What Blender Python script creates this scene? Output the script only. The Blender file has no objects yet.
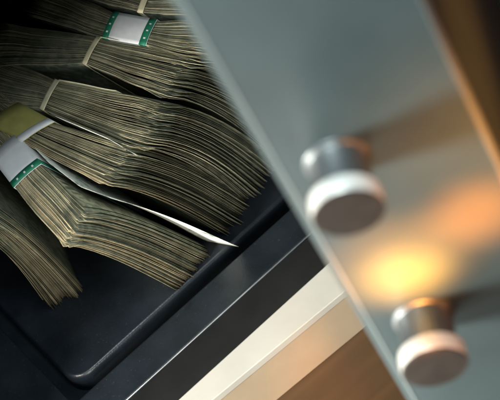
import bpy, bmesh, math, random
import numpy as np
from mathutils import Vector, Matrix

CM = 0.01            # the scene is in metres; shapes below are written in centimetres
SC = bpy.context.scene
COL = SC.collection

# ------------------------------------------------------------------ camera
cam_d = bpy.data.cameras.new("camera")
cam = bpy.data.objects.new("camera", cam_d)
COL.objects.link(cam)
cam_d.sensor_width = 36.0
cam_d.lens = 172.8
cam_d.clip_start = 0.01
cam_d.clip_end = 50.0
R = Matrix(((0.73564348, -0.58824288, -0.3358556),
            (0.66053912, 0.51313852, 0.54806653),
            (-0.15005579, -0.62502734, 0.76604444))).transposed()
cam.matrix_world = Matrix.Translation(Vector((-3.59438622, -49.6408839, 61.92033962)) * CM) @ R.to_4x4()
cam_d.dof.use_dof = True
cam_d.dof.focus_distance = 0.775
cam_d.dof.aperture_fstop = 20.0
cam_d.dof.aperture_blades = 0
SC.camera = cam

# ------------------------------------------------------------------ world and lamps
w = bpy.data.worlds.new("World")
SC.world = w
w.use_nodes = True
w.node_tree.nodes["Background"].inputs[0].default_value = (0.45, 0.62, 0.85, 1)
w.node_tree.nodes["Background"].inputs[1].default_value = 0.09
SC.view_settings.view_transform = 'Standard'
SC.view_settings.look = 'None'
SC.view_settings.exposure = 0.0
SC.view_settings.gamma = 1.0


def lamp(name, kind, loc, target, power, colour, size=None, spot=None, blend=1.0):
    d = bpy.data.lights.new(name, kind)
    d.energy = power
    d.color = colour
    if kind == 'AREA':
        d.shape = 'DISK'
        d.size = size * CM
    else:
        d.shadow_soft_size = (size or 0.5) * CM
    if kind == 'SPOT':
        d.spot_size = math.radians(spot)
        d.spot_blend = blend
    o = bpy.data.objects.new(name, d)
    COL.objects.link(o)
    o.location = Vector(loc) * CM
    o.rotation_euler = (Vector(target) - Vector(loc)).to_track_quat('-Z', 'Y').to_euler()
    return o


lamp("key_lamp", 'AREA', (-30, -12.6, 19), (6, -6, 10), 4.9, (1.0, 0.96, 0.86), size=11)
lamp("low_front_lamp", 'AREA', (-4, -20, 6.5), (6, 0, 3), .27, (1.0, 0.95, 0.86), size=7)  # added fill to brighten the bundle fronts
lamp("overhead_lamp", 'AREA', (4, -18, 45), (6, -4, 4), 1.05, (0.88, 1.0, 1.0), size=12)
lamp("warm_lamp", 'AREA', (19, -28, 13), (12, -17, 16), .12, (1.0, 0.32, 0.09), size=11)
lamp("warm_spot_wide", 'SPOT', (6, -42, 20), (10.6, -18.9, 18.6), 10.0, (1.0, 0.36, 0.08), size=2, spot=22)  # added spot: broad orange glow on the door's right side
lamp("warm_spot_yellow", 'SPOT', (-4, -36, 18), (6.62, -16.57, 15.35), 46.0, (1.0, 0.35, 0.05), size=.6, spot=6.5)  # added spot: stands in for the core of a yellow lens flare
lamp("warm_spot_amber", 'SPOT', (-3, -37, 17), (6.7, -16.6, 15.9), 17.0, (1.0, 0.30, 0.04), size=.6, spot=11)  # added spot: dimmer halo round the yellow flare
lamp("warm_spot_orange", 'SPOT', (-2, -38, 22), (8.60, -17.71, 16.77), 34.0, (1.0, 0.20, 0.012), size=.6, spot=7)  # added spot in place of an orange flare dot
lamp("warm_spot_table", 'SPOT', (4, -25, 12), (8.2, -5.6, -4.3), 2.6, (1.0, 0.40, 0.09), size=.6, spot=22)  # added spot: warm flare veil over plinth and table

# ------------------------------------------------------------------ materials


def mat(name, colour, rough=0.5, metal=0.0, noise=0.12, scale=60.0, bump=0.0, bscale=400.0, spec=0.5,
        colour2=None, rough_var=0.0, dust=0.0):
    m = bpy.data.materials.new(name)
    m.use_nodes = True
    nt = m.node_tree
    b = nt.nodes["Principled BSDF"]
    tc = nt.nodes.new("ShaderNodeTexCoord")
    n = nt.nodes.new("ShaderNodeTexNoise")
    n.inputs["Scale"].default_value = scale
    n.inputs["Detail"].default_value = 6
    nt.links.new(tc.outputs["Object"], n.inputs["Vector"])
    r = nt.nodes.new("ShaderNodeValToRGB")
    c = colour
    c2 = colour2 or tuple(min(1, x * (1 + noise)) for x in c)
    c1 = tuple(x * (1 - noise) for x in c)
    r.color_ramp.elements[0].position = 0.3
    r.color_ramp.elements[1].position = 0.7
    r.color_ramp.elements[0].color = (*c1, 1)
    r.color_ramp.elements[1].color = (*c2, 1)
    nt.links.new(n.outputs["Fac"], r.inputs["Fac"])
    nt.links.new(r.outputs["Color"], b.inputs["Base Color"])
    if dust:
        nd = nt.nodes.new("ShaderNodeTexNoise")
        nd.inputs["Scale"].default_value = 1400
        nd.inputs["Detail"].default_value = 2
        nt.links.new(tc.outputs["Object"], nd.inputs["Vector"])
        rd = nt.nodes.new("ShaderNodeMapRange")
        rd.inputs["From Min"].default_value = .66
        rd.inputs["From Max"].default_value = .76
        rd.inputs["To Max"].default_value = dust
        nt.links.new(nd.outputs["Fac"], rd.inputs["Value"])
        mx = nt.nodes.new("ShaderNodeMix")
        mx.data_type = 'RGBA'
        mx.inputs[7].default_value = (.25, .25, .23, 1)
        nt.links.new(rd.outputs["Result"], mx.inputs["Factor"])
        nt.links.new(r.outputs["Color"], mx.inputs[6])
        nt.links.new(mx.outputs[2], b.inputs["Base Color"])
    b.inputs["Roughness"].default_value = rough
    b.inputs["Metallic"].default_value = metal
    b.inputs["Specular IOR Level"].default_value = spec
    if rough_var:
        mr = nt.nodes.new("ShaderNodeMapRange")
        mr.inputs["To Min"].default_value = rough - rough_var
        mr.inputs["To Max"].default_value = rough + rough_var
        nt.links.new(n.outputs["Fac"], mr.inputs["Value"])
        nt.links.new(mr.outputs["Result"], b.inputs["Roughness"])
    if bump:
        n2 = nt.nodes.new("ShaderNodeTexNoise")
        n2.inputs["Scale"].default_value = bscale
        n2.inputs["Detail"].default_value = 3
        nt.links.new(tc.outputs["Object"], n2.inputs["Vector"])
        bp = nt.nodes.new("ShaderNodeBump")
        bp.inputs["Strength"].default_value = bump
        bp.inputs["Distance"].default_value = 0.0004
        nt.links.new(n2.outputs["Fac"], bp.inputs["Height"])
        nt.links.new(bp.outputs["Normal"], b.inputs["Normal"])
    return m


def paper_edge(name, stops, rough=0.85):
    """cut paper edges: every note its own tone, a little grime along it"""
    m = bpy.data.materials.new(name)
    m.use_nodes = True
    nt = m.node_tree
    b = nt.nodes["Principled BSDF"]
    g = nt.nodes.new("ShaderNodeNewGeometry")
    r = nt.nodes.new("ShaderNodeValToRGB")
    r.color_ramp.elements[0].position = 0.0
    r.color_ramp.elements[1].position = 1.0
    while len(r.color_ramp.elements) < len(stops):
        r.color_ramp.elements.new(0.5)
    for e, (p, c) in zip(r.color_ramp.elements, stops):
        e.position = p
        e.color = (*c, 1)
    nt.links.new(g.outputs["Random Per Island"], r.inputs["Fac"])
    tc = nt.nodes.new("ShaderNodeTexCoord")
    n = nt.nodes.new("ShaderNodeTexNoise")
    n.inputs["Scale"].default_value = 130
    n.inputs["Detail"].default_value = 5
    nt.links.new(tc.outputs["Object"], n.inputs["Vector"])
    mr = nt.nodes.new("ShaderNodeMapRange")
    mr.inputs["From Min"].default_value = 0.3
    mr.inputs["From Max"].default_value = 0.7
    mr.inputs["To Min"].default_value = 0.55
    mr.inputs["To Max"].default_value = 1.15
    nt.links.new(n.outputs["Fac"], mr.inputs["Value"])
    mx = nt.nodes.new("ShaderNodeMix")
    mx.data_type = 'RGBA'
    mx.blend_type = 'MULTIPLY'
    mx.inputs["Factor"].default_value = 1.0
    nt.links.new(r.outputs["Color"], mx.inputs[6])
    nt.links.new(mr.outputs["Result"], mx.inputs[7])
    nt.links.new(mx.outputs[2], b.inputs["Base Color"])
    b.inputs["Roughness"].default_value = rough
    b.inputs["Specular IOR Level"].default_value = 0.15
    return m


def print_face(name, paper, ink, amount):
    """printed faces of notes: fine engraved pattern on off-white paper"""
    m = bpy.data.materials.new(name)
    m.use_nodes = True
    nt = m.node_tree
    b = nt.nodes["Principled BSDF"]
    tc = nt.nodes.new("ShaderNodeTexCoord")
    n = nt.nodes.new("ShaderNodeTexNoise")
    n.inputs["Scale"].default_value = 170
    n.inputs["Detail"].default_value = 8
    n.inputs["Distortion"].default_value = 1.5
    nt.links.new(tc.outputs["Object"], n.inputs["Vector"])
    r = nt.nodes.new("ShaderNodeValToRGB")
    r.color_ramp.elements[0].position = amount - 0.06
    r.color_ramp.elements[1].position = amount + 0.06
    r.color_ramp.elements[0].color = (*ink, 1)
    r.color_ramp.elements[1].color = (*paper, 1)
    nt.links.new(n.outputs["Fac"], r.inputs["Fac"])
    nt.links.new(r.outputs["Color"], b.inputs["Base Color"])
    b.inputs["Roughness"].default_value = 0.8
    b.inputs["Specular IOR Level"].default_value = 0.2
    return m


M = {
    'edge': paper_edge("note_edges", [(0, (.09, .084, .052)), (.4, (.24, .215, .135)), (.75, (.50, .43, .27)), (1, (.90, .78, .53))]),
    'edge_tan': paper_edge("note_edges_tan", [(0, (.40, .29, .16)), (.4, (.66, .50, .29)), (.75, (.80, .62, .38)), (1, (.88, .72, .48))]),
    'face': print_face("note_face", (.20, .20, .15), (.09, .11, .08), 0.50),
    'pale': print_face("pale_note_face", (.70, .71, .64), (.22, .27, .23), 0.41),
    'white_strap': mat("white_strap_paper", (.70, .70, .72), .7, noise=.08, scale=200, bump=.2),
    'olive_strap': mat("olive_strap_paper", (.36, .33, .10), .7, noise=.14, scale=160, bump=.2),
    'green': mat("green_strap_print", (.012, .17, .095), .6, noise=.15, scale=300),
    'cream_band': mat("cream_band_paper", (.62, .56, .38), .7, noise=.15, scale=300),
    'dark': mat("dark_safe_paint", (.010, .0135, .018), .33, spec=.35, noise=.25, scale=90, bump=.12, bscale=1500, rough_var=.08, dust=.07),
    'tray': mat("dark_tray_paint", (.008, .011, .016), .34, noise=.25, scale=90, bump=.2, bscale=1500, rough_var=.08, dust=.07),
    'door': mat("door_grey_paint", (.052, .080, .087), .42, noise=.10, scale=35, bump=.15, bscale=900, rough_var=.06),
    'door_trim': mat("door_corner_metal", (.19, .235, .24), .45, .2, noise=.12, scale=50),  # paler than the door paint to imitate its lit corners
    'steel': mat("bolt_shaft_steel", (.20, .22, .23), .42, .85, noise=.1, scale=200),  # darker copy of the bolt metal: the shaft's shade put into its colour
    'nickel': mat("bolt_cap_nickel", (.78, .78, .75), .42, .35, noise=.06, scale=200),
    'chrome': mat("bolt_chrome", (.80, .80, .78), .40, .85, noise=.05, scale=200, rough_var=.05),
    'bolt_end': mat("bolt_end_steel", (.055, .046, .040), .5, .5, noise=.15, scale=200, rough_var=.06),  # reflection of dark surroundings put into the end's colour
    'matte': mat("matte_black_paint", (.010, .011, .012), .7, spec=.12, noise=.2, scale=80),
    'steel_trim': mat("bare_steel_edge", (.24, .25, .26), .40, .7, noise=.25, scale=120, rough_var=.1),  # pale tone imitates the highlight on the sill lip
    'cream': mat("cream_paint", (.46, .445, .40), .5, noise=.05, scale=60, bump=.1),
    'tan': mat("tan_paint", (.40, .315, .22), .55, noise=.06, scale=60, bump=.1),
}


def wood():
    m = bpy.data.materials.new("brown_wood")
    m.use_nodes = True
    nt = m.node_tree
    b = nt.nodes["Principled BSDF"]
    tc = nt.nodes.new("ShaderNodeTexCoord")
    mp = nt.nodes.new("ShaderNodeMapping")
    mp.inputs["Scale"].default_value = (8, 90, 90)
    mp.inputs["Rotation"].default_value = (0, 0, .1)
    n = nt.nodes.new("ShaderNodeTexNoise")
    n.inputs["Scale"].default_value = 1.6
    n.inputs["Detail"].default_value = 7
    n.inputs["Distortion"].default_value = .6
    r = nt.nodes.new("ShaderNodeValToRGB")
    r.color_ramp.elements[0].position = .3
    r.color_ramp.elements[1].position = .72
    r.color_ramp.elements[0].color = (.05, .026, .011, 1)
    r.color_ramp.elements[1].color = (.075, .039, .016, 1)
    nt.links.new(tc.outputs["Object"], mp.inputs["Vector"])
    nt.links.new(mp.outputs["Vector"], n.inputs["Vector"])
    nt.links.new(n.outputs["Fac"], r.inputs["Fac"])
    nt.links.new(r.outputs["Color"], b.inputs["Base Color"])
    b.inputs["Roughness"].default_value = .45
    return m


M['wood'] = wood()

# ------------------------------------------------------------------ helpers


def tag(o, label=None, cat=None, group=None, kind=None):
    if label:
        o['label'] = label
    if cat:
        o['category'] = cat
    if group:
        o['group'] = group
    if kind:
        o['kind'] = kind
    return o


def thing(name, loc):
    o = bpy.data.objects.new(name, None)
    o.empty_display_size = .01
    COL.objects.link(o)
    o.location = Vector(loc) * CM
    return o


def link(name, me, mats, parent=None, smooth=False):
    for m_ in (mats if isinstance(mats, (list, tuple)) else [mats]):
        me.materials.append(m_)
    o = bpy.data.objects.new(name, me)
    COL.objects.link(o)
    if parent:
        o.parent = parent
        p = parent
        off = Vector((0, 0, 0))
        while p:
            off += p.location
            p = p.parent
        me.transform(Matrix.Translation(-off))
    if smooth:
        for p in me.polygons:
            p.use_smooth = True
    return o


def from_np(name, V, F, mi=None):
    me = bpy.data.meshes.new(name)
    V = np.asarray(V, float) * CM
    F = np.asarray(F, np.int32)
    me.vertices.add(len(V))
    me.vertices.foreach_set("co", V.ravel())
    me.loops.add(F.size)
    me.loops.foreach_set("vertex_index", F.ravel())
    me.polygons.add(len(F))
    me.polygons.foreach_set("loop_start", np.arange(0, F.size, F.shape[1], dtype=np.int32))
    me.update(calc_edges=True)
    if mi is not None:
        me.polygons.foreach_set("material_index", np.asarray(mi, np.int32))
    me.validate()
    return me


def bm_mesh(name, bm):
    bmesh.ops.recalc_face_normals(bm, faces=bm.faces[:])
    me = bpy.data.meshes.new(name)
    bm.to_mesh(me)
    bm.free()
    me.transform(Matrix.Scale(CM, 4))
    return me


def add_box(bm, x0, x1, y0, y1, z0, z1, bevel=0.0, seg=3):
    r = bmesh.ops.create_cube(bm, size=1)
    vs = r['verts']
    for v in vs:
        v.co = Vector((x0 if v.co.x < 0 else x1, y0 if v.co.y < 0 else y1, z0 if v.co.z < 0 else z1))
    if bevel:
        es = list({e for v in vs for e in v.link_edges})
        bmesh.ops.bevel(bm, geom=es, offset=bevel, segments=seg, profile=.5, affect='EDGES')


def prism(bm, pts, z0, z1, bevel=0.0, seg=3):
    a = [bm.verts.new((x, y, z0)) for x, y in pts]
    b = [bm.verts.new((x, y, z1)) for x, y in pts]
    n = len(pts)
    fs = [bm.faces.new(a[::-1]), bm.faces.new(b)]
    for i in range(n):
        fs.append(bm.faces.new((a[i], a[(i + 1) % n], b[(i + 1) % n], b[i])))
    if bevel:
        es = [e for e in bm.edges if e.verts[0] in set(a + b) and e.verts[1] in set(a + b)]
        bmesh.ops.bevel(bm, geom=es, offset=bevel, segments=seg, profile=.5, affect='EDGES')


# ------------------------------------------------------------------ setting: the table the safe stands on
bm = bmesh.new()
add_box(bm, -70, 80, -70, 70, -8.3, -4.3)
t = link("tabletop", bm_mesh("tabletop", bm), M['wood'])
tag(t, kind='structure')

# ------------------------------------------------------------------ the safe
XL, XR, YB, ZT = -4.5, 17.5, 19.0, 30.0
safe = thing("safe", (5.5, 8, -4.3))
tag(safe, "open dark painted safe with cream front ledge, its thick grey door swung wide", "safe")

# floor tray with a rounded corner, standing clear of the frame round it
rad = 0.75
bm = bmesh.new()
rings = []
prof = [(0.0, -0.9), (0.0, -0.16), (0.008, -0.115), (0.022, -0.08), (0.045, -0.04), (0.075, -0.012), (0.115, 0.0)]


def offset_pts(d):
    out = []
    r2 = rad - d
    for k in range(9):
        a = math.pi + k / 8 * math.pi / 2
        out.append((rad + r2 * math.cos(a), rad + r2 * math.sin(a)))
    return out + [(15.5 - d, d), (15.5 - d, 18.4 - d), (d, 18.4 - d)]


for d, z in prof:
    rings.append([bm.verts.new((x, y, z)) for x, y in offset_pts(d)])
for a, b in zip(rings, rings[1:]):
    n = len(a)
    for i in range(n):
        bm.faces.new((a[i], a[(i + 1) % n], b[(i + 1) % n], b[i]))
bm.faces.new(rings[-1])
bm.faces.new(rings[0][::-1])
for f in bm.faces:
    f.smooth = len(f.verts) == 4
tray = link("floor_tray", bm_mesh("floor_tray", bm), M['tray'], safe)

bm = bmesh.new()   # frame round the tray: front sill, left strip; groove floor beneath
prism(bm, [(XL, -1.85), (XR, -1.85), (XR, -.48), (XL, -.48)], -1.9, -.06, .10, 4)
prism(bm, [(XL, -.478), (-.48, -.478), (-.48, 19), (XL, 19)], -1.9, -.062, .045, 3)
link("floor_frame", bm_mesh("floor_frame", bm), M['dark'], safe)
bm = bmesh.new()
add_box(bm, XL, XR, -1.868, -1.846, -1.926, -.19)
link("front_riser", bm_mesh("front_riser", bm), M['matte'], safe)
bm = bmesh.new()
bmesh.ops.create_cone(bm, cap_ends=True, segments=24, radius1=.026, radius2=.026, depth=XR - XL)
bm.transform(Matrix.Translation(((XL + XR) / 2, -1.826, -.094)) @ Matrix.Rotation(math.pi / 2, 4, 'Y'))
link("sill_edge_trim", bm_mesh("sill_edge_trim", bm), M['steel_trim'], safe, smooth=True)  # added rod: draws the bright highlight line along the sill lip
bm = bmesh.new()
add_box(bm, XL, XR, -1.80, YB, -4.28, -1.05 - .88)
link("base", bm_mesh("base", bm), M['dark'], safe)
bm = bmesh.new()
add_box(bm, -.47, 17.4, -.47, YB - .01, -1.9, -.905)
link("floor_pan", bm_mesh("floor_pan", bm), M['dark'], safe)
for nm, b in (("side_wall", (XL - 1, XL - .002, -1.85, YB + 1, -4.28, ZT + 1)), ("side_wall", (XR + .002, XR + 1, -1.85, YB + 1, -4.28, ZT + 1)),
              ("back_wall", (XL, XR, YB + .002, YB + 1, -4.28, ZT + 1)), ("ceiling", (XL - 1, XR + 1, -1.85, YB + 1, ZT + 1.003, ZT + 2)), ("shelf", (XL, XR, -1.80, YB, 17.2, 17.6))):  # the slab inside is added out of view to shade the rear bundles
    bm = bmesh.new()
    add_box(bm, *b)
    link(nm, bm_mesh(nm, bm), M['dark'], safe)
bm = bmesh.new()   # pale ledge that runs along the foot of the opening
prism(bm, [(XL - 1, -2.26), (XR + 1, -3.80), (XR + 1, -1.857), (XL - 1, -1.857)], -2.25, -1.93, .03, 2)
link("front_ledge", bm_mesh("front_ledge", bm), M['cream'], safe)
bm = bmesh.new()
prism(bm, [(XL - 1, -2.23), (XR + 1, -3.77), (XR + 1, -1.862), (XL - 1, -1.862)], -4.28, -2.253)
link("plinth", bm_mesh("plinth", bm), M['tan'], safe)

# ------------------------------------------------------------------ the door: a thick slab, swing edge with two locking bolts towards us
N = Vector((-.5, -.8660254, 0))       # way the swing edge faces
H = Vector((.8660254, -.5, 0))        # across the thickness, inner face to outer face
B0 = Vector((6.604, -16.558, 0))
DX = Matrix(((H.x, -N.x, 0, B0.x), (H.y, -N.y, 0, B0.y), (0, 0, 1, 0), (0, 0, 0, 1)))   # local: x across thickness, y back into the door, z up
bm = bmesh.new()
add_box(bm, -1.52, 3.30, 0.0, 14.6, -1.2, 30.5, .12, 2)
bm.transform(DX)
door = link("door", bm_mesh("door", bm), M['door'], safe)

# added pale strips on the swing edge corners: chamfer highlight put into their colour
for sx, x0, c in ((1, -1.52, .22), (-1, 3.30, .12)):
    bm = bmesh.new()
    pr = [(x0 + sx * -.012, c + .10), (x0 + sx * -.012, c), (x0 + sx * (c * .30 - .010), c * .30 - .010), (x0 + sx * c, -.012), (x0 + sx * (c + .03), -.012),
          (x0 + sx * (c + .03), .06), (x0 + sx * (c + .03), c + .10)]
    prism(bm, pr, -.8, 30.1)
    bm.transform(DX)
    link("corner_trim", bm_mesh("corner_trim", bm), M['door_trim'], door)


def lathe(prof, seg=64):
    bm = bmesh.new()
    rg = []
    for r_, y in prof:
        rg.append([bm.verts.new((r_ * math.cos(2 * math.pi * k / seg), y, r_ * math.sin(2 * math.pi * k / seg))) for k in range(seg)])
    for a, b in zip(rg, rg[1:]):
        for k in range(seg):
            bm.faces.new((a[k], a[(k + 1) % seg], b[(k + 1) % seg], b[k]))
    bm.faces.new(rg[0])
    bm.faces.new(rg[-1][::-1])
    return bm


bolt_prof = [(.79, -.05), (.785, .03), (.77, .055), (.74, .07), (.71, .07), (.69, .13), (.69, .94), (.70, 1.03), (.79, 1.045), (.83, 1.06),
             (.84, 1.10), (.84, 1.48), (.832, 1.515), (.81, 1.537), (.785, 1.545), (.77, 1.54), (.3, 1.535), (.02, 1.535)]
for z in (20.42, 13.52):
    bm = lathe([(r_, -y) for r_, y in bolt_prof if True])
    for f in bm.faces:
        f.smooth = True
        c = f.calc_center_median()
        if c.y < -1.50 and math.hypot(c.x, c.z) < .826:
            f.material_index = 1
            f.smooth = False
        elif -1.045 < c.y:
            f.material_index = 2
    bm.transform(DX @ Matrix.Translation((-.05, 0, z - .12)))
    link("locking_bolt", bm_mesh("locking_bolt", bm), [M['nickel'], M['bolt_end'], M['steel']], door)
for z0, z1 in ((2, 6), (24, 28)):
    bm = bmesh.new()
    bmesh.ops.create_cone(bm, cap_ends=True, segments=32, radius1=.7, radius2=.7, depth=z1 - z0)
    bm.transform(Matrix.Translation((18.0, -4.2, (z0 + z1) / 2)))
    link("hinge", bm_mesh("hinge", bm), M['dark'], safe)


# ------------------------------------------------------------------ cash bundles
def smooth01(x):
    x = np.clip(x, 0, 1)
    return x * x * (3 - 2 * x)


class Bundle:
    """notes standing on their long edge. Top edge runs rear -> strap -> front corner T; the front edge drops from T to B on the tray."""

    def __init__(s, rear, s0, s1, T, B, wR, wS, wT, wB, lean, bulge=(0, 0), n=104, seed=1, top=6.2, mats=('edge', 'edge', 'face'), jit=.13,
                 tan=0.0, wave=.022):
        s.rear, s.s0, s.s1, s.T, s.B = [np.array(v, float) for v in (rear, s0, s1, T, B)]
        s.wR, s.wS, s.wT, s.wB = [np.array(v, float) for v in (wR, wS, wT, wB)]
        s.lean = np.array(lean, float)
        s.bulge = np.array(bulge, float)
        s.n, s.top, s.mats, s.jit, s.tan, s.wave = n, top, mats, jit, tan, wave
        s.rng = np.random.default_rng(seed)
        L = [np.linalg.norm(s.s0 - s.rear), np.linalg.norm(s.s1 - s.s0), np.linalg.norm(s.T - s.s1)]
        s.k0, s.k1 = L[0] / sum(L), (L[0] + L[1]) / sum(L)
        s.len = sum(L)
        s.ph = s.rng.uniform(0, 6.28, 8)

    def centre(s, t):
        t = np.asarray(t, float)[..., None]
        a = s.rear + (s.s0 - s.rear) * (t / s.k0)
        b = s.s0 + (s.s1 - s.s0) * ((t - s.k0) / (s.k1 - s.k0))
        c = s.s1 + (s.T - s.s1) * ((t - s.k1) / (1 - s.k1))
        return np.where(t < s.k0, a, np.where(t < s.k1, b, c))

    def width(s, t, h):
        t = np.asarray(t, float)[..., None]
        h = np.asarray(h, float)[..., None]
        fr = np.clip((t - s.k1) / (1 - s.k1), 0, 1) ** .8
        re = np.clip((s.k0 - t) / s.k0, 0, 1) ** .8
        end = s.wT + (s.wB - s.wT) * h
        return s.wS + (end - s.wS) * fr + (s.wR - s.wS) * re

    def pos(s, t, h, u, ds=0.0, dz=0.0):
        """t along, h down (0 top, 1 bottom), u across (-.5 .5)"""
        t, h, u = np.broadcast_arrays(np.asarray(t, float), np.asarray(h, float), np.asarray(u, float))
        fr = smooth01((t - s.k1) / (1 - s.k1))
        leanv = s.lean + ((s.B - s.T) - s.lean) * fr[..., None]
        c = s.centre(t) + leanv * h[..., None]
        c = c + s.bulge * (np.sin(np.pi * h ** .7) * fr)[..., None]
        p = c + s.width(t, h) * u[..., None]
        z = s.top * (1 - h)
        # the whole block waves a little where it is not held
        free = np.clip(np.abs(t - (s.k0 + s.k1) / 2) * 4, 0, 1)
        wv = s.wave * free * (np.sin(t * 15 + u * 3 + s.ph[0]) + .6 * np.sin(t * 27 + h * 4 + u * 5 + s.ph[1]))
        wd = s.width(t, h)
        wd = wd / np.linalg.norm(wd, axis=-1, keepdims=True)
        p = p + wd * wv[..., None]
        return np.concatenate([p, z[..., None]], -1)

    def sheet(s, u, th, ds, dz, nt, nh, ind, t0=0.0, slant=0.0):
        tt = np.linspace(t0, 1, nt)
        tt = t0 + (1 - t0) * (1 - (1 - (tt - t0) / (1 - t0)) ** 1.25)   # denser towards the front
        hh = np.linspace(0, 1, nh)
        Tg, Hg = np.meshgrid(tt, hh, indexing='ij')
        P = s.pos(Tg, Hg, u + 0 * Tg)
        ax = s.T - s.s1
        ax = ax / np.linalg.norm(ax)
        fr = smooth01((Tg - s.k1) / (1 - s.k1)) + 0
        P[..., 0] += ax[0] * (ds + slant * Hg) * (.3 + .7 * fr)
        P[..., 1] += ax[1] * (ds + slant * Hg) * (.3 + .7 * fr)
        P[..., 2] += dz * (1 - Hg)
        P[..., 2] = np.maximum(P[..., 2], .02)
        wd = s.width(Tg, Hg)
        wd = wd / np.linalg.norm(wd, axis=-1, keepdims=True)
        f1, f2, a1, a2 = ind
        free = np.clip(np.abs(Tg - (s.k0 + s.k1) / 2) * 5, 0, 1)
        off = free * (a1 * np.sin(f1 * Tg + a2 * 90) + .7 * a2 * np.sin(f2 * Hg + f1 + 6 * Tg))
        P[..., :2] += wd * off[..., None]
        if s.rng.random() < .5:      # a dog-eared or worn front corner
            g = np.exp(-((1 - Tg) * s.len / .5) ** 2 - (Hg * s.top / .55) ** 2)
            P[..., :2] += wd * (g * s.rng.normal(0, .06))[..., None]
            P[..., :2] += ax * (g * s.rng.normal(0, .08))[..., None]
            P[..., 2] -= g * abs(s.rng.normal(0, .09))
        Q = P.copy()
        P[..., :2] -= wd * th / 2
        Q[..., :2] += wd * th / 2
        return P, Q

    def mesh(s, name):
        rng = s.rng
        gaps = rng.lognormal(0, .40, s.n)
        for k in range(6):
            gaps[rng.integers(3, s.n - 2)] += rng.uniform(1, 3)
        us = np.cumsum(gaps)
        us = (us - us[0]) / (us[-1] - us[0]) - .5
        NT, NH = 26, 11
        Vs, Fs, Ms = [], [], []
        base = 0
        idx = np.arange(NT * NH).reshape(NT, NH)
        quads = np.stack([idx[:-1, :-1], idx[1:, :-1], idx[1:, 1:], idx[:-1, 1:]], -1).reshape(-1, 4)
        rim = np.concatenate([idx[:, 0], idx[-1, 1:], idx[-2::-1, -1], idx[0, -2:0:-1]])
        off = NT * NH
        rimq = np.stack([rim, np.roll(rim, -1), np.roll(rim, -1) + off, rim + off], -1)
        walk = np.cumsum(rng.normal(0, .02, s.n))
        walk -= walk.mean()
        for i, u in enumerate(us):
            ds = rng.normal(0, s.jit) + walk[i] * .9
            dz = rng.normal(0, .022) + (rng.random() < .08) * rng.uniform(-.15, .0)
            th = rng.uniform(.0085, .0130)
            ind = (rng.uniform(6, 16), rng.uniform(2, 7), rng.normal(0, .006), rng.normal(0, .007))
            P, Q = s.sheet(u, th, ds, dz, NT, NH, ind, t0=max(0, rng.normal(.015, .012)), slant=rng.normal(0, .05))
            Vs += [P.reshape(-1, 3), Q.reshape(-1, 3)]
            Fs += [quads + base, quads[:, ::-1] + base + off, rimq[:, ::-1] + base]
            e = 1 if i < s.tan * s.n and rng.random() < .8 else 0
            Ms += [np.full(len(quads) * 2, 2), np.full(len(rimq), e)]
            base += 2 * off
        return from_np(name, np.concatenate(Vs), np.concatenate(Fs), np.concatenate(Ms))

    def band(s, name, t0, t1, out=.03, th=.02, nt=5, dome=.05):
        """a paper loop wrapped right round the notes between t0 and t1"""
        Vs, Fs = [], []
        ring = []
        for u in np.linspace(-.5, .5, 9):
            ring.append((u, 0.0, 'top'))
        for h in np.linspace(.06, .94, 8):
            ring.append((.5, h, 'right'))
        for u in np.linspace(.5, -.5, 5):
            ring.append((u, 1.0, 'bot'))
        for h in np.linspace(.94, .06, 8):
            ring.append((-.5, h, 'left'))
        nr = len(ring)
        lay = []
        for o_ in (out, out + th):
            G = []
            for t in np.linspace(t0, t1, nt):
                for u, h, side in ring:
                    p = s.pos(np.array(t), np.array(h), np.array(u)).copy()
                    wd = s.width(np.array(t), np.array(h))
                    wd = wd / np.linalg.norm(wd)
                    if side == 'top':
                        p[2] += o_ + dome * math.cos(math.pi * u)
                        p[:2] += wd * (o_ * u * 2)
                    elif side == 'right':
                        p[:2] += wd * (o_ + .02)
                    elif side == 'left':
                        p[:2] -= wd * (o_ + .02)
                    else:
                        p[2] = max(.003, .03 - o_ * .4)
                    G.append(p)
            lay.append(np.array(G))
        V = np.concatenate(lay)
        k = nt * nr
        for i in range(nt - 1):
            for j in range(nr):
                a, b = i * nr + j, i * nr + (j + 1) % nr
                c, d = b + nr, a + nr
                Fs.append((k + a, k + b, k + c, k + d))
                Fs.append((d, c, b, a))
        for j in range(nr):
            j2 = (j + 1) % nr
            Fs.append((j, j2, k + j2, k + j))
            e = (nt - 1) * nr
            Fs.append((k + e + j, k + e + j2, e + j2, e + j))
        return from_np(name, V, Fs)


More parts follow.
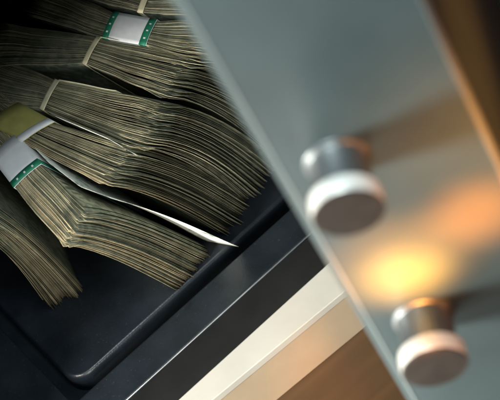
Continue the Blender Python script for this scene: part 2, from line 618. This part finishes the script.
def loose_sheet(name, top_pts, bot_pts, th=.012, curl=0.0, front=0.0):
    """one note on its own: rows of points for its upper and lower long edges (cm)"""
    top, bot = np.array(top_pts, float), np.array(bot_pts, float)

    def res(p, n):
        d = np.concatenate([[0], np.cumsum(np.linalg.norm(np.diff(p, axis=0), axis=1))])
        q = np.linspace(0, d[-1], n)
        return np.stack([np.interp(q, d, p[:, k]) for k in range(3)], -1)
    nt, nh = 24, 14
    A, B_ = res(top, nt), res(bot, nt)
    h = np.linspace(0, 1, nh)[None, :, None]
    P = A[:, None] * (1 - h) + B_[:, None] * h
    P[..., 0] += curl * np.sin(math.pi * h[..., 0])
    fw = np.linspace(0, 1, nt)[:, None] ** 3
    P[..., 1] -= front * fw * np.sin(math.pi * h[..., 0] ** 1.8)
    P[..., 2] = np.maximum(P[..., 2], .02)
    Q = P.copy()
    Q[..., 0] += th
    idx = np.arange(nt * nh).reshape(nt, nh)
    q = np.stack([idx[:-1, :-1], idx[1:, :-1], idx[1:, 1:], idx[:-1, 1:]], -1).reshape(-1, 4)
    rim = np.concatenate([idx[:, 0], idx[-1, 1:], idx[-2::-1, -1], idx[0, -2:0:-1]])
    o = nt * nh
    rq = np.stack([rim, np.roll(rim, -1), np.roll(rim, -1) + o, rim + o], -1)
    return from_np(name, np.concatenate([P.reshape(-1, 3), Q.reshape(-1, 3)]), np.concatenate([q, q[:, ::-1] + o, rq[:, ::-1]]))


GROUP = "banded bundles of banknotes standing on edge in the safe"


def bundle(b, label):
    root = thing("cash_bundle", (*(b.B + b.T) / 2, 0))
    tag(root, label, "cash bundle", GROUP)
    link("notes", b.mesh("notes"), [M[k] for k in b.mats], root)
    return root


def strap(b, root, t0, t1, m, stripes=(), dots=None):
    st = link("strap", b.band("strap", t0, t1), M[m], root, smooth=False)
    for a, c, mm in stripes:
        link("edge_stripe", b.band("edge_stripe", a, c, out=.054, th=.006, nt=3), M[mm], st)
        if mm == 'green':
            Vs, Fs = [], []
            for u in np.linspace(-.3, .3, 3):
                for uu, tt in ((u - .03, .35), (u + .03, .35), (u + .03, .65), (u - .03, .65)):
                    p = b.pos(np.array(a + (c - a) * tt), np.array(0.0), np.array(uu)).copy()
                    p[2] += .066 + .05 * math.cos(math.pi * uu)
                    Vs.append(p)
                k = len(Vs)
                Fs.append((k - 4, k - 3, k - 2, k - 1))
            link("stripe_mark", from_np("stripe_mark", Vs, Fs), M['white_strap'], st)
    return st


def outer_note(b, root, t1=.80, up=.07):
    """the pale outermost note on the far side, standing a little proud of the rest"""
    top, bot = [], []
    for t in np.linspace(b.k1 - .004, t1, 12):
        f = (t - b.k1) / (t1 - b.k1)
        p, q = b.pos(np.array(t), np.array(0.0), np.array(.535)).copy(), b.pos(np.array(t), np.array(1.0), np.array(.535)).copy()
        p[2] += up * (1 - f) + .01
        q[2] = .03
        top.append(p)
        bot.append(q)
    link("outer_note", loose_sheet("outer_note", top, bot, th=.035), M['cream_band'], root)


TAN = ('edge', 'edge_tan', 'face')

# far left, dark, short of its neighbours
b0 = Bundle((1.7, 13.5), (1.55, 7.2), (1.5, 5.6), (1.25, 2.45), (1.85, 3.12), (1.3, .2), (1.0, 0), (1.0, .75), (1.35, -.12), (1.3, .6), (.15, -.35), n=104, seed=3, jit=.13, mats=TAN)
r0 = bundle(b0, "shortest bundle at the left edge of the photo, shadowed, its strap out of sight")

# front bundle, white strap with green edge
b1 = Bundle((3.4, 11.5), (3.35, 4.35), (3.16, 2.62), (3.02, -.28), (5.45, .30), (1.3, .2), (1.05, 0), (1.32, .52), (1.78, .30), (2.0, .3), (.22, -.05), n=104, seed=11, mats=TAN, tan=.46, jit=.09)
r1 = bundle(b1, "front bundle with tan lower notes and a white strap with one green edge")
d = (b1.k1 - b1.k0)
strap(b1, r1, b1.k0, b1.k1, 'white_strap', [(b1.k1 - d * .17, b1.k1 - d * .004, 'green')])

# olive strap
b2 = Bundle((3.6, 12.6), (4.1, 5.5), (4.42, 3.75), (5.33, .50), (7.78, .78), (1.3, .2), (1.12, -.25), (1.42, .36), (1.56, .22), (2.1, .3), (.30, -.12), n=104, seed=21, mats=TAN, tan=.1, jit=.13)
r2 = bundle(b2, "bundle with olive yellow strap and pale notes sticking out at both sides")
d = (b2.k1 - b2.k0)
strap(b2, r2, b2.k0, b2.k1, 'olive_strap', [(b2.k1 - d * .20, b2.k1 - d * .004, 'white_strap')])
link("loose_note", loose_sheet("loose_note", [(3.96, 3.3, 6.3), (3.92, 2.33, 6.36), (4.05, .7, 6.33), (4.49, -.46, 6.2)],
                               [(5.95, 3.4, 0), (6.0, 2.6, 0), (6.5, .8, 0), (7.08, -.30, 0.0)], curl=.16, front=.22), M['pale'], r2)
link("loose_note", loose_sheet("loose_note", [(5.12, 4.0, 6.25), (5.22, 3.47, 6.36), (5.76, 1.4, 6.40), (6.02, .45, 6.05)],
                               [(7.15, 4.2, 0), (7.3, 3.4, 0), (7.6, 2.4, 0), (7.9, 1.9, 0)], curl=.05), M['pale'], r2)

# cream band, widest fan
b3 = Bundle((3.7, 9.0), (5.55, 4.80), (5.60, 4.60), (7.0, .82), (9.24, 1.19), (2.1, .8), (.98, .50), (1.56, 1.0), (1.78, .44), (2.0, .3), (.40, -.14), n=104, seed=31, jit=.13)
r3 = bundle(b3, "widest bundle, with a thin cream band, just behind the olive strapped bundle")
strap(b3, r3, b3.k0, b3.k1, 'cream_band')
outer_note(b3, r3)

b4 = Bundle((5.5, 8.3), (7.57, 5.05), (7.62, 4.86), (8.75, 1.75), (11.05, 1.82), (1.5, .95), (.92, .45), (1.5, .62), (1.95, .45), (2.0, .3), (.40, -.12), n=104, seed=41, jit=.13)
r4 = bundle(b4, "bundle under a thin cream band, in front of the white strap with two green edges")
strap(b4, r4, b4.k0, b4.k1, 'cream_band')
outer_note(b4, r4)

b5 = Bundle((7.7, 8.6), (8.60, 5.35), (9.35, 3.77), (10.35, 1.9), (12.7, 2.3), (1.3, .5), (.84, .50), (1.4, .7), (1.5, .4), (2.0, .3), (.4, -.1), n=104, seed=51, jit=.13)
r5 = bundle(b5, "rear bundle in a white strap with green stripes on both edges")
d = (b5.k1 - b5.k0)
strap(b5, r5, b5.k0, b5.k1, 'white_strap', [(b5.k1 - d * .16, b5.k1 - d * .004, 'green'), (b5.k0 + d * .004, b5.k0 + d * .14, 'green')])

b6 = Bundle((9.1, 8.4), (10.05, 5.2), (10.15, 5.0), (12.2, 2.4), (14.3, 2.8), (1.3, .6), (.9, .55), (1.4, .8), (1.4, .4), (1.9, .3), (.4, -.1), n=104, seed=61, jit=.13)
r6 = bundle(b6, "hindmost bundle at the top edge, behind the white strap with two green edges")
strap(b6, r6, b6.k0, b6.k1, 'cream_band')
